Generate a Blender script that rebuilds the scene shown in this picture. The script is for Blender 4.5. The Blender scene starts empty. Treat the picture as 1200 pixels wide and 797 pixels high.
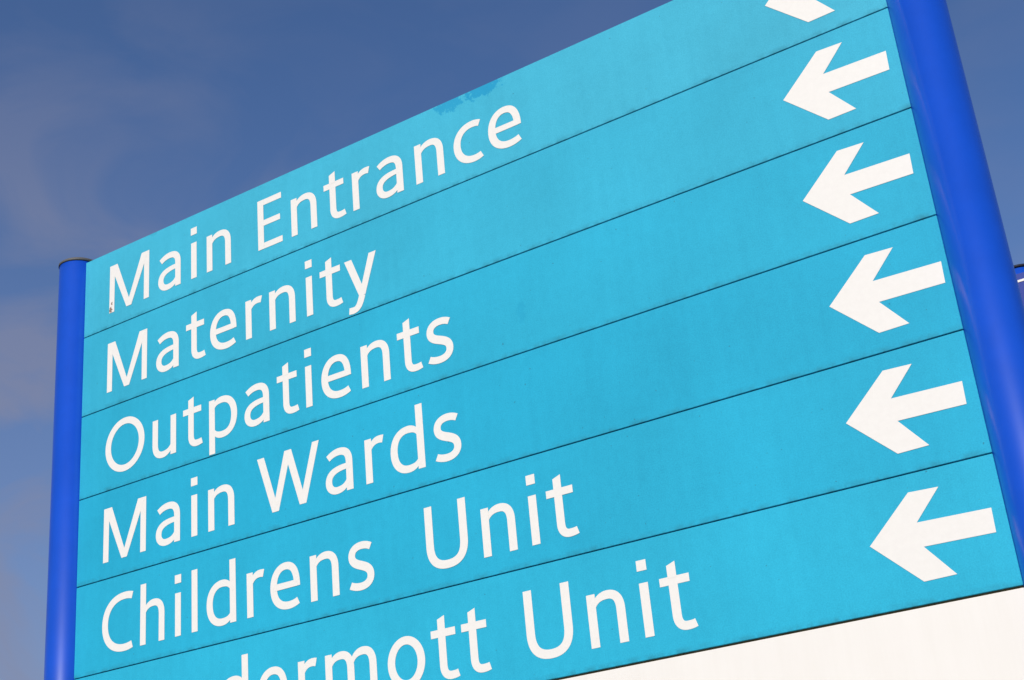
import bpy, bmesh, math, random
import numpy as np
from mathutils import Matrix, Vector
random.seed(4)
S=0.2; Z0=2.0; W=9.93            # one name panel is 0.2 m high; seam under the last one is at 2.0 m
R=[[0.8332669883186257, 0.5454072852975629, -0.09053739184861798], [-0.28347921564439277, 0.28088801139731273, -0.9169195490068379], [-0.4746637341066275, 0.7897042599591357, 0.3886663367547373]]
CAM=(12.165042801568017*S, -10.440069348744855*S, -1.9798048117999314*S+Z0)
F=1654.958
def ray(u,v,d):
    c=((u-600)/F,(v-398.5)/F,1)
    w=Vector([sum(R[i][j]*c[i] for i in range(3)) for j in range(3)]).normalized()
    return Vector(CAM)+w*d

# ---------------------------------------------------------------- materials
def newmat(name):
    m=bpy.data.materials.new(name); m.use_nodes=True
    nt=m.node_tree; return m,nt,nt.nodes["Principled BSDF"]
def node(nt,t,**k):
    n=nt.nodes.new(t)
    for a,b in k.items(): setattr(n,a,b)
    return n
def noise(nt,co,scale,detail=4,rough=.6):
    n=node(nt,'ShaderNodeTexNoise'); n.inputs['Scale'].default_value=scale
    n.inputs['Detail'].default_value=detail; n.inputs['Roughness'].default_value=rough
    nt.links.new(co,n.inputs['Vector']); return n.outputs['Fac']
def ramp(nt,fac,a,b,ca=(0,0,0,1),cb=(1,1,1,1)):
    r=node(nt,'ShaderNodeValToRGB'); r.color_ramp.elements[0].position=a; r.color_ramp.elements[1].position=b
    r.color_ramp.elements[0].color=ca; r.color_ramp.elements[1].color=cb
    nt.links.new(fac,r.inputs[0]); return r.outputs[0]
def mix(nt,fac,a,b,mode='MIX'):
    m=node(nt,'ShaderNodeMix',data_type='RGBA',blend_type=mode)
    if isinstance(fac,(int,float)): m.inputs[0].default_value=fac
    else: nt.links.new(fac,m.inputs[0])
    for s,v in ((6,a),(7,b)):
        if isinstance(v,tuple): m.inputs[s].default_value=v
        else: nt.links.new(v,m.inputs[s])
    return m.outputs[2]
def math_(nt,op,a,b=0.0):
    m=node(nt,'ShaderNodeMath',operation=op)
    for s,v in ((0,a),(1,b)):
        if isinstance(v,(int,float)): m.inputs[s].default_value=v
        else: nt.links.new(v,m.inputs[s])
    return m.outputs[0]
def wpos(nt):
    return node(nt,'ShaderNodeNewGeometry').outputs['Position']
def blob(nt,pos,c,r,stretch=(1,1,1)):
    mp=node(nt,'ShaderNodeVectorMath',operation='SUBTRACT'); nt.links.new(pos,mp.inputs[0]); mp.inputs[1].default_value=c
    sc=node(nt,'ShaderNodeVectorMath',operation='MULTIPLY'); nt.links.new(mp.outputs[0],sc.inputs[0]); sc.inputs[1].default_value=stretch
    ln=node(nt,'ShaderNodeVectorMath',operation='LENGTH'); nt.links.new(sc.outputs[0],ln.inputs[0])
    return math_(nt,'SUBTRACT',1.0,math_(nt,'DIVIDE',ln.outputs['Value'],r))

def panel_mat(name,col,base):
    m,nt,b=newmat(name); p=wpos(nt)
    big=noise(nt,p,2.6,5,.6); fine=noise(nt,p,420,2,.7); med=noise(nt,p,60,5,.7)
    bigc=ramp(nt,big,.3,.7)
    c=mix(nt,bigc,tuple(x*.90 for x in col)+(1,),tuple(min(1,x*1.07) for x in col)+(1,))
    g=ramp(nt,fine,.36,.62,(.80,.86,.89,1),(1.06,1.03,1.01,1))
    c=mix(nt,.85,c,g,'MULTIPLY')
    g2=ramp(nt,med,.35,.6,(.88,.93,.94,1),(1,1,1,1)); c=mix(nt,.7,c,g2,'MULTIPLY')
    # faint rain streaks and a film of grime collecting just above each seam
    sv=node(nt,'ShaderNodeVectorMath',operation='MULTIPLY'); nt.links.new(p,sv.inputs[0]); sv.inputs[1].default_value=(1,1,.06)
    stk=ramp(nt,noise(nt,sv.outputs[0],42,5,.7),.35,.65,(.90,.94,.95,1),(1.01,1,1,1)); c=mix(nt,.8,c,stk,'MULTIPLY')
    sz=node(nt,'ShaderNodeSeparateXYZ'); nt.links.new(p,sz.inputs[0])
    d1=node(nt,'ShaderNodeMapRange'); nt.links.new(sz.outputs[2],d1.inputs[0])
    for i,v in enumerate((base+.001,base+.012,1,0)): d1.inputs[i+1].default_value=v
    c=mix(nt,math_(nt,'MULTIPLY',d1.outputs[0],ramp(nt,noise(nt,p,35,5,.7),.42,.7)),c,(.02,.20,.27,1))
    # sparse tiny dirt specks
    sp=ramp(nt,noise(nt,p,150,1,.4),.765,.79); c=mix(nt,math_(nt,'MULTIPLY',sp,.55),c,(.03,.10,.13,1))
    # scuffed darker paint on the top edge, small smudges lower down
    for (x,z,r,st,th,dark,amt) in ((5.83,5.97,.050,(.9,0,1.9),.50,(.005,.27,.48,1),.8),(5.42,5.96,.036,(.8,0,1.5),.52,(.005,.27,.48,1),.7),
                     (1.15,6.0,.014,(.6,0,1.5),.5,(.02,.3,.42,1),.35),(6.02,3.42,.020,(1.6,0,.7),.5,(.01,.3,.48,1),.30)):
        bl=blob(nt,p,(x*S,0,Z0+z*S),r,st)
        k=math_(nt,'ADD',math_(nt,'MULTIPLY',bl,.5),math_(nt,'MULTIPLY',math_(nt,'SUBTRACT',noise(nt,p,90,5,.7),.5),1.3))
        mk=ramp(nt,k,.10,.17); c=mix(nt,math_(nt,'MULTIPLY',mk,amt),c,dark)
    nt.links.new(c,b.inputs['Base Color'])
    b.inputs['Roughness'].default_value=.6; b.inputs['Specular IOR Level'].default_value=.18
    bp=node(nt,'ShaderNodeBump'); bp.inputs['Strength'].default_value=.05; bp.inputs['Distance'].default_value=.002
    nt.links.new(med,bp.inputs['Height']); nt.links.new(bp.outputs[0],b.inputs['Normal'])
    return m
panel_mats=[panel_mat("cyan_panel_%d"%i,c,Z0+i*S) for i,c in enumerate([
   (.026,.430,.610),(.022,.412,.598),(.020,.402,.590),(.026,.412,.590),(.040,.430,.598),(.056,.448,.605)])]

def simple(name,col,rough=.5,spec=.4,metal=0,nscale=30,amt=.12,coat=0):
    m,nt,b=newmat(name); p=wpos(nt)
    n=noise(nt,p,nscale,5,.6)
    c=mix(nt,n,tuple(x*(1-amt) for x in col)+(1,),tuple(min(1,x*(1+amt)) for x in col)+(1,))
    nt.links.new(c,b.inputs['Base Color']); b.inputs['Roughness'].default_value=rough
    b.inputs['Specular IOR Level'].default_value=spec; b.inputs['Metallic'].default_value=metal
    b.inputs['Coat Weight'].default_value=coat; b.inputs['Coat Roughness'].default_value=.16
    return m
# lettering vinyl, with brown dirt on the first M
def vinyl():
    m,nt,b=newmat("white_vinyl"); p=wpos(nt)
    c=mix(nt,noise(nt,p,90,5,.7),(.745,.70,.64,1),(.83,.785,.72,1))
    for (x,z,r) in ((.455,5.225,.008),(.47,5.30,.004)):
        k=math_(nt,'ADD',math_(nt,'MULTIPLY',blob(nt,p,(x*S,0,Z0+z*S),r,(1,0,.8)),.5),math_(nt,'SUBTRACT',noise(nt,p,260,3,.6),.5))
        c=mix(nt,math_(nt,'MULTIPLY',ramp(nt,k,.14,.2),.85),c,(.16,.08,.04,1))
    nt.links.new(c,b.inputs['Base Color']); b.inputs['Roughness'].default_value=.45; b.inputs['Specular IOR Level'].default_value=.3
    return m
M_white=vinyl()
def board():
    m,nt,b=newmat("white_board"); p=wpos(nt)
    c=mix(nt,noise(nt,p,8,5,.6),(.79,.735,.665,1),(.83,.78,.71,1))
    sv=node(nt,'ShaderNodeVectorMath',operation='MULTIPLY'); nt.links.new(p,sv.inputs[0]); sv.inputs[1].default_value=(1,1,.08)
    c=mix(nt,.4,c,ramp(nt,noise(nt,sv.outputs[0],30,6,.7),.3,.6,(.93,.92,.90,1),(1,1,1,1)),'MULTIPLY')
    nt.links.new(c,b.inputs['Base Color']); b.inputs['Roughness'].default_value=.5
    return m
M_board=board()
M_back=simple("dark_gap",(.01,.02,.025),.8,.2)
M_post=simple("blue_gloss_paint",(.003,.062,.45),.36,.45,0,14,.14,.4)
M_cap=simple("grey_cap_plastic",(.10,.095,.09),.6,.3)
M_capd=simple("dark_cap_plastic",(.015,.017,.03),.6,.2)
M_metal=simple("galvanised_bracket",(.35,.35,.36),.5,.5,.6)
M_navy=simple("navy_panel",(.008,.03,.26),.45,.4)
M_dirt=simple("edge_grime",(.10,.085,.045),.9,.1,0,120,.5)

# ---------------------------------------------------------------- helpers
def add(name,me,parent,mats,smooth=False):
    o=bpy.data.objects.new(name,me); bpy.context.collection.objects.link(o)
    for m in mats: me.materials.append(m)
    if smooth:
        for p in me.polygons: p.use_smooth=True
    if parent: o.parent=parent
    return o
def box(name,x0,x1,y0,y1,z0,z1,mat,parent,bev=.0006):
    bm=bmesh.new(); bmesh.ops.create_cube(bm,size=1)
    for v in bm.verts: v.co=Vector((x0 if v.co.x<0 else x1,y0 if v.co.y<0 else y1,z0 if v.co.z<0 else z1))
    if bev: bmesh.ops.bevel(bm,geom=bm.edges[:],offset=bev,segments=2,affect='EDGES')
    me=bpy.data.meshes.new(name); bm.to_mesh(me); bm.free()
    return add(name,me,parent,[mat])
def lathe(name,cx,cy,prof,mat,parent,n=96):
    vs=[];fs=[]
    for r,z in prof:
        for i in range(n):
            a=2*math.pi*i/n; vs.append((cx+r*math.cos(a),cy+r*math.sin(a),z))
    for k in range(len(prof)-1):
        for i in range(n):
            j=(i+1)%n; fs.append((k*n+i,k*n+j,(k+1)*n+j,(k+1)*n+i))
    fs.append(tuple(range(n))[::-1]); fs.append(tuple((len(prof)-1)*n+i for i in range(n)))
    me=bpy.data.meshes.new(name); me.from_pydata(vs,[],fs)
    o=add(name,me,parent,[mat],True)
    for p in me.polygons:
        if len(p.vertices)>4: p.use_smooth=False
    return o

# ---------------------------------------------------------------- lettering (humanist sans drawn from strokes)
BW=1.05
def st(*a): return ('S',[tuple(s[:-1])+(s[-1]*BW,) for s in a])
def vbar(x,y0,y1,w=90): w*=BW; return ('P',[(x-w/2,y0),(x+w/2,y0),(x+w/2,y1),(x-w/2,y1)])
def hbar(x0,x1,y,h=78): h*=BW; return ('P',[(x0,y-h/2),(x1,y-h/2),(x1,y+h/2),(x0,y+h/2)])
k=.5523
def ell(cx,cy,rx,ry,wv,wh):
    return st((cx+rx,cy,wv),(cx+rx,cy+k*ry,cx+k*rx,cy+ry,cx,cy+ry,wh),(cx-k*rx,cy+ry,cx-rx,cy+k*ry,cx-rx,cy,wv),
              (cx-rx,cy-k*ry,cx-k*rx,cy-ry,cx,cy-ry,wh),(cx+k*rx,cy-ry,cx+rx,cy-k*ry,cx+rx,cy,wv))
def arch(x0,x1):
    d=x1-x0
    return st((x0+8,355,46),(x0+38,440,x0+d*.30,483,x0+d*.58,483,80),(x0+d*.86,483,x1,428,x1,325,90),(x1,0,90))
G={
'M':(890,[vbar(124,0,698,88),vbar(752,0,698,88),('P',[(98,698),(216,698),(483,0),(393,0)]),('P',[(660,698),(778,698),(483,0),(393,0)])]),
'W':(955,[('P',[(8,698),(115,698),(324,0),(226,0)]),('P',[(226,0),(324,0),(533,698),(429,698)]),('P',[(429,698),(533,698),(736,0),(638,0)]),('P',[(638,0),(736,0),(950,698),(850,698)])]),
'E':(520,[vbar(126,0,698,92),hbar(150,468,657),hbar(150,442,362,76),hbar(150,474,41)]),
'C':(600,[st((562,648,84),(520,662,475,667,430,667,84),(220,667,96,540,96,349,96),(96,160,220,31,430,31,84),(478,31,522,38,566,52,84))]),
'O':(790,[ell(395,349,300,319,96,84)]),
'U':(680,[st((126,698,92),(126,265,92),(126,110,195,35,340,35,84),(485,35,554,110,554,265,92),(554,698,92))]),
'a':(520,[st((90,430,76),(140,464,190,482,250,482,82),(345,482,392,435,392,335,90),(392,0,90)),
          st((400,290,64),(215,292,92,262,92,142,88),(92,75,140,31,208,31,78),(315,31,375,90,392,180,54))]),
'c':(450,[st((414,463,78),(385,477,352,484,312,484,82),(180,484,92,395,92,258,92),(92,120,180,31,312,31,82),(352,31,388,38,418,53,78))]),
'd':(570,[vbar(455,0,740),st((448,372,46),(425,448,370,484,290,484,80),(165,484,92,392,92,258,92),(92,120,160,32,285,32,80),(370,32,425,72,448,142,46))]),
'e':(530,[hbar(110,440,262,70),st((436,227,84),(436,400,385,486,272,486,80),(165,486,92,395,92,258,92),(92,110,175,31,310,31,82),(362,31,408,42,450,62,78))]),
'h':(550,[vbar(120,0,740),arch(120,430)]),
'n':(550,[vbar(120,0,515),arch(120,430)]),
'm':(840,[vbar(120,0,515),arch(120,420),arch(420,720)]),
'i':(240,[vbar(120,0,515),('P',[(68,632),(172,632),(172,735),(68,735)])]),
'l':(240,[vbar(120,0,740)]),
'o':(570,[ell(285,258,193,227,92,82)]),
'p':(575,[vbar(120,-185,515),st((127,372,46),(150,448,205,484,285,484,80),(410,484,483,392,483,258,92),(483,120,415,32,290,32,80),(205,32,150,72,127,142,46))]),
'r':(355,[vbar(120,0,515),st((128,350,46),(152,430,200,480,275,480,82),(295,480,312,478,330,473,86))]),
's':(425,[st((350,452,76),(310,474,270,484,225,484,80),(140,484,88,442,88,380,88),(88,310,150,286,213,262,92),(290,232,338,205,338,138,88),(338,70,280,31,195,31,80),(150,31,100,42,58,64,76))]),
't':(355,[('P',[(108,500),(200,500),(200,655),(108,622)]),st((154,520,88),(154,150,88),(154,72,185,34,250,34,78),(285,34,312,38,338,46,74)),hbar(18,325,475,76)]),
'u':(550,[vbar(430,0,515),st((118,515,90),(118,185,90),(118,82,163,32,248,32,80),(325,32,392,78,422,160,46))]),
'y':(480,[('P',[(8,515),(114,515),(290,40),(203,10)]),('P',[(370,515),(474,515),(294,8),(202,8)]),st((248,14,88),(208,-105,180,-148,105,-148,80),(50,-142,78))]),
}
def sample(seg):
    P=[seg[0]]; pts=[(seg[0][0],seg[0][1],seg[0][2])]
    for s in seg[1:]:
        x0,y0,w0=pts[-1]
        if len(s)==3:
            n=8
            for i in range(1,n+1):
                t=i/n; pts.append((x0+(s[0]-x0)*t,y0+(s[1]-y0)*t,w0+(s[2]-w0)*t))
        else:
            n=22
            for i in range(1,n+1):
                t=i/n;u=1-t
                pts.append((u**3*x0+3*u*u*t*s[0]+3*u*t*t*s[2]+t**3*s[4],u**3*y0+3*u*u*t*s[1]+3*u*t*t*s[3]+t**3*s[5],
                            w0+(s[6]-w0)*t*t*(3-2*t)))
    return pts
SC=.61/698
def ribbon(pts):
    out=[]
    for i in range(len(pts)):
        a=pts[max(0,i-1)];b=pts[min(len(pts)-1,i+1)]
        closed=abs(pts[0][0]-pts[-1][0])<1e-6 and abs(pts[0][1]-pts[-1][1])<1e-6
        if closed and i in (0,len(pts)-1): a=pts[-2];b=pts[1]
        dx,dy=b[0]-a[0],b[1]-a[1];l=math.hypot(dx,dy) or 1
        nx,ny=-dy/l,dx/l; x,y,w=pts[i]
        out.append(((x+nx*w/2,y+ny*w/2),(x-nx*w/2,y-ny*w/2)))
    return out
def ink(ch):
    xs=[]
    for kind,d in G[ch][1]:
        if kind=='P': xs+=[q[0] for q in d]
        else:
            for a in ribbon(sample(d)): xs+=[a[0][0],a[1][0]]
    return min(xs),max(xs)
def text_line(name,words,base,parent):
    vs=[];fs=[];cnt=0
    for word,xl,xr in words:
        x=0;pos=[]
        for ch in word: pos.append(x); x+=G[ch][0]
        l=ink(word[0])[0]; r=pos[-1]+ink(word[-1])[1]
        need=(xr-xl)/SC; extra=(need-(r-l))/max(1,len(word)-1)
        sq=1.0
        if abs(extra)>28:     # spread the rest as a slight width change
            sq=(need-math.copysign(28,extra)*(len(word)-1))/(r-l); extra=math.copysign(28,extra)/sq
        for i,ch in enumerate(word):
            ox=(pos[i]-l+extra*i)*sq
            for kind,d in G[ch][1]:
                cnt+=1; y=-.0004-.00004*(cnt%6)
                T=lambda q:( (xl+(ox+q[0]*sq)*SC)*S, y, Z0+(base+q[1]*SC)*S)
                b=len(vs)
                if kind=='P': vs.extend(T(q) for q in d); fs.append(tuple(range(b,b+len(d))))
                else:
                    rb=ribbon(sample(d))
                    for a,c in rb: vs.append(T(a)); vs.append(T(c))
                    for j in range(len(rb)-1): fs.append((b+2*j,b+2*j+1,b+2*j+3,b+2*j+2))
    me=bpy.data.meshes.new(name); me.from_pydata(vs,[],fs)
    return add(name,me,parent,[M_white])

# ---------------------------------------------------------------- the sign
sign=bpy.data.objects.new("hospital_direction_sign",None); bpy.context.collection.objects.link(sign)
gap=.0011
for i in range(6):
    jit=[0,.0003,-.0002,.0002,0,.0002][i]
    box("name_panel_%d"%(i+1),.001,W*S-.001,0+jit*.3,.012,Z0+i*S+gap,Z0+(i+1)*S-gap,panel_mats[i],sign,.0005)
box("white_lower_board",.001,W*S-.001,.001,.012,Z0-4.2*S,Z0-.0026,M_board,sign,.0006)
box("backing_board",.003,W*S-.003,.0135,.022,Z0-4.15*S,Z0+6*S-.004,M_back,sign,0)
box("seam_grime",.002,W*S-.002,.004,.0128,Z0-.0026,Z0+gap,M_dirt,sign,0)
r=.047; a=.018; off=math.sqrt(r*r-a*a)
for nm,cx in (("post_1",-off),("post_2",W*S+off)):
    top=Z0+6.05*S
    lathe(nm,cx,a,[(r,-.3),(r,top)],M_post,sign)
    lathe(nm+"_cap",cx,a,[(r+.0012,top-.0045),(r+.0022,top-.003),(r+.0022,top+.001),(r-.002,top+.0045),(r-.015,top+.006)],M_cap,sign)
    for z in (Z0-3.6*S,Z0+.5*S,Z0+3*S,Z0+5.5*S):
        s=1 if cx<0 else -1
        x0,x1=sorted((cx+s*.03,cx+s*.16)); box(nm+"_bracket",x0,x1,.0225,.028,z-.02,z+.02,M_metal,sign)
L=[("line_main_entrance",[("Main",.43,2.37),("Entrance",2.775,6.24)],5.185),
   ("line_maternity",[("Maternity",.42,4.37)],4.185),
   ("line_outpatients",[("Outpatients",.42,5.23)],3.18),
   ("line_main_wards",[("Main",.42,2.365),("Wards",2.69,5.23)],2.185),
   ("line_childrens_unit",[("Childrens",.43,4.13),("Unit",4.75,6.38)],1.18),
   ("line_macdermott_unit",[("Macdermott",.43,5.36),("Unit",5.745,7.37)],.185)]
for n,w,b in L: text_line(n,w,b,sign)
A=[(8.88,.515),(9.25,.855),(9.485,.845),(9.27,.615),(9.83,.60),(9.825,.415),(9.285,.425),(9.485,.175),(9.235,.17)]
for i in range(6):
    dx=.05 if i==2 else 0
    vs=[((x+dx)*S,-.0005,Z0+(i+z)*S) for x,z in A]
    me=bpy.data.meshes.new("arrow"); me.from_pydata(vs,[],[(0,8,7,6),(0,6,5,4,3),(0,3,2,1)])
    add("arrow_%d"%(i+1),me,sign,[M_white])

# ---------------------------------------------------------------- second sign standing behind
s2=bpy.data.objects.new("hospital_direction_sign.001",None); bpy.context.collection.objects.link(s2)
c=ray(1193,318,5.2); zt=c.z
lathe("post_1",c.x,c.y,[(.05,-.3),(.05,zt-.005)],M_post,s2,64)
lathe("post_1_cap",c.x,c.y,[(.053,zt-.005),(.053,zt+.004),(.035,zt+.010)],M_capd,s2,64)
lathe("post_2",c.x+2.1,c.y,[(.05,-.3),(.05,zt-.005)],M_post,s2,64)
lathe("post_2_cap",c.x+2.1,c.y,[(.053,zt-.005),(.053,zt+.004),(.035,zt+.010)],M_capd,s2,64)
box("navy_board",c.x-.03,c.x+2.13,c.y-.064,c.y-.052,zt-1.6,zt-.035,M_navy,s2)
box("white_band",c.x-.028,c.x+2.12,c.y-.0655,c.y-.0635,zt-.066,zt-.058,M_board,s2,0)

# ---------------------------------------------------------------- ground
def sheet(name,x0,x1,y0,y1,z,mat):
    me=bpy.data.meshes.new(name); me.from_pydata([(x0,y0,z),(x1,y0,z),(x1,y1,z),(x0,y1,z)],[],[(0,1,2,3)])
    return add(name,me,None,[mat])
sheet("grass_ground",-900,900,-900,900,0,simple("grass",(.045,.085,.022),.95,.1,0,6,.5))
sheet("pavement",-40,40,-3.6,-1.2,.004,simple("paving",(.27,.26,.24),.9,.2,0,12,.2))
box("kerb",-40,40,-3.75,-3.6,-.1,.10,simple("kerb_stone",(.32,.31,.29),.9,.2),None,.01)
sheet("road",-40,40,-10.5,-3.75,.004,simple("asphalt",(.05,.05,.052),.9,.2,0,40,.3))

# ---------------------------------------------------------------- light and sky
el=math.radians(38); az=math.radians(12)       # sun stands in front of the sign, a touch to the right
D=Vector((math.sin(az)*math.cos(el),-math.cos(az)*math.cos(el),math.sin(el)))
sd=bpy.data.lights.new("sun",'SUN'); sd.energy=4.0; sd.angle=math.radians(.5); sd.color=(1,.945,.87)
so=bpy.data.objects.new("sun",sd); bpy.context.collection.objects.link(so); so.rotation_euler=D.to_track_quat('Z','Y').to_euler()
w=bpy.data.worlds.new("World"); bpy.context.scene.world=w; w.use_nodes=True; nt=w.node_tree
bg=nt.nodes['Background']
sky=node(nt,'ShaderNodeTexSky',sky_type='NISHITA',sun_disc=False); sky.sun_elevation=el
sky.sun_rotation=math.atan2(D.x,D.y); sky.altitude=50; sky.dust_density=1.2
tc=node(nt,'ShaderNodeTexCoord'); mp=node(nt,'ShaderNodeMapping'); nt.links.new(tc.outputs['Generated'],mp.inputs[0])
mp.inputs['Scale'].default_value=(1.1,1.0,1.7); mp.inputs['Location'].default_value=(.3,.1,.4); mp.inputs['Rotation'].default_value=(.2,.6,.1)
cl=noise(nt,mp.outputs[0],7.5,9,.52)
nt.nodes[-1].inputs['Distortion'].default_value=.5
sep=node(nt,'ShaderNodeSeparateXYZ'); nt.links.new(tc.outputs['Generated'],sep.inputs[0])
clr=ramp(nt,cl,.44,.66)
def mr(a,b,c,d,ax=2):
    n=node(nt,'ShaderNodeMapRange'); nt.links.new(sep.outputs[ax],n.inputs[0])
    for i,v in enumerate((a,b,c,d)): n.inputs[i+1].default_value=v
    return n.outputs[0]
tint=mix(nt,1.0,sky.outputs[0],(.60,.80,1.12,1),'MULTIPLY')
veil=math_(nt,'MULTIPLY',mr(.60,.44,.10,1),mr(-.50,-.66,.15,1,0))
fac=math_(nt,'ADD',math_(nt,'MULTIPLY',veil,.08),math_(nt,'ADD',mr(.45,.12,0,.38),math_(nt,'MULTIPLY',clr,math_(nt,'ADD',.06,math_(nt,'MULTIPLY',veil,.42)))))
col=mix(nt,fac,tint,(2.4,2.5,3.5,1))
nt.links.new(col,bg.inputs[0]); bg.inputs[1].default_value=.10

# ---------------------------------------------------------------- camera
cd=bpy.data.cameras.new("camera"); cd.sensor_width=36; cd.lens=F/1200*36; cd.clip_end=3000; cd.clip_start=.05
co=bpy.data.objects.new("camera",cd); bpy.context.collection.objects.link(co)
X=Vector(R[0]);Y=-Vector(R[1]);Z=-Vector(R[2])
m=Matrix.Identity(4)
for i in range(3): m[i][0]=X[i];m[i][1]=Y[i];m[i][2]=Z[i];m[i][3]=CAM[i]
co.matrix_world=m; bpy.context.scene.camera=co
sc=bpy.context.scene; sc.view_settings.view_transform='Standard'; sc.view_settings.look='None'; sc.view_settings.exposure=0
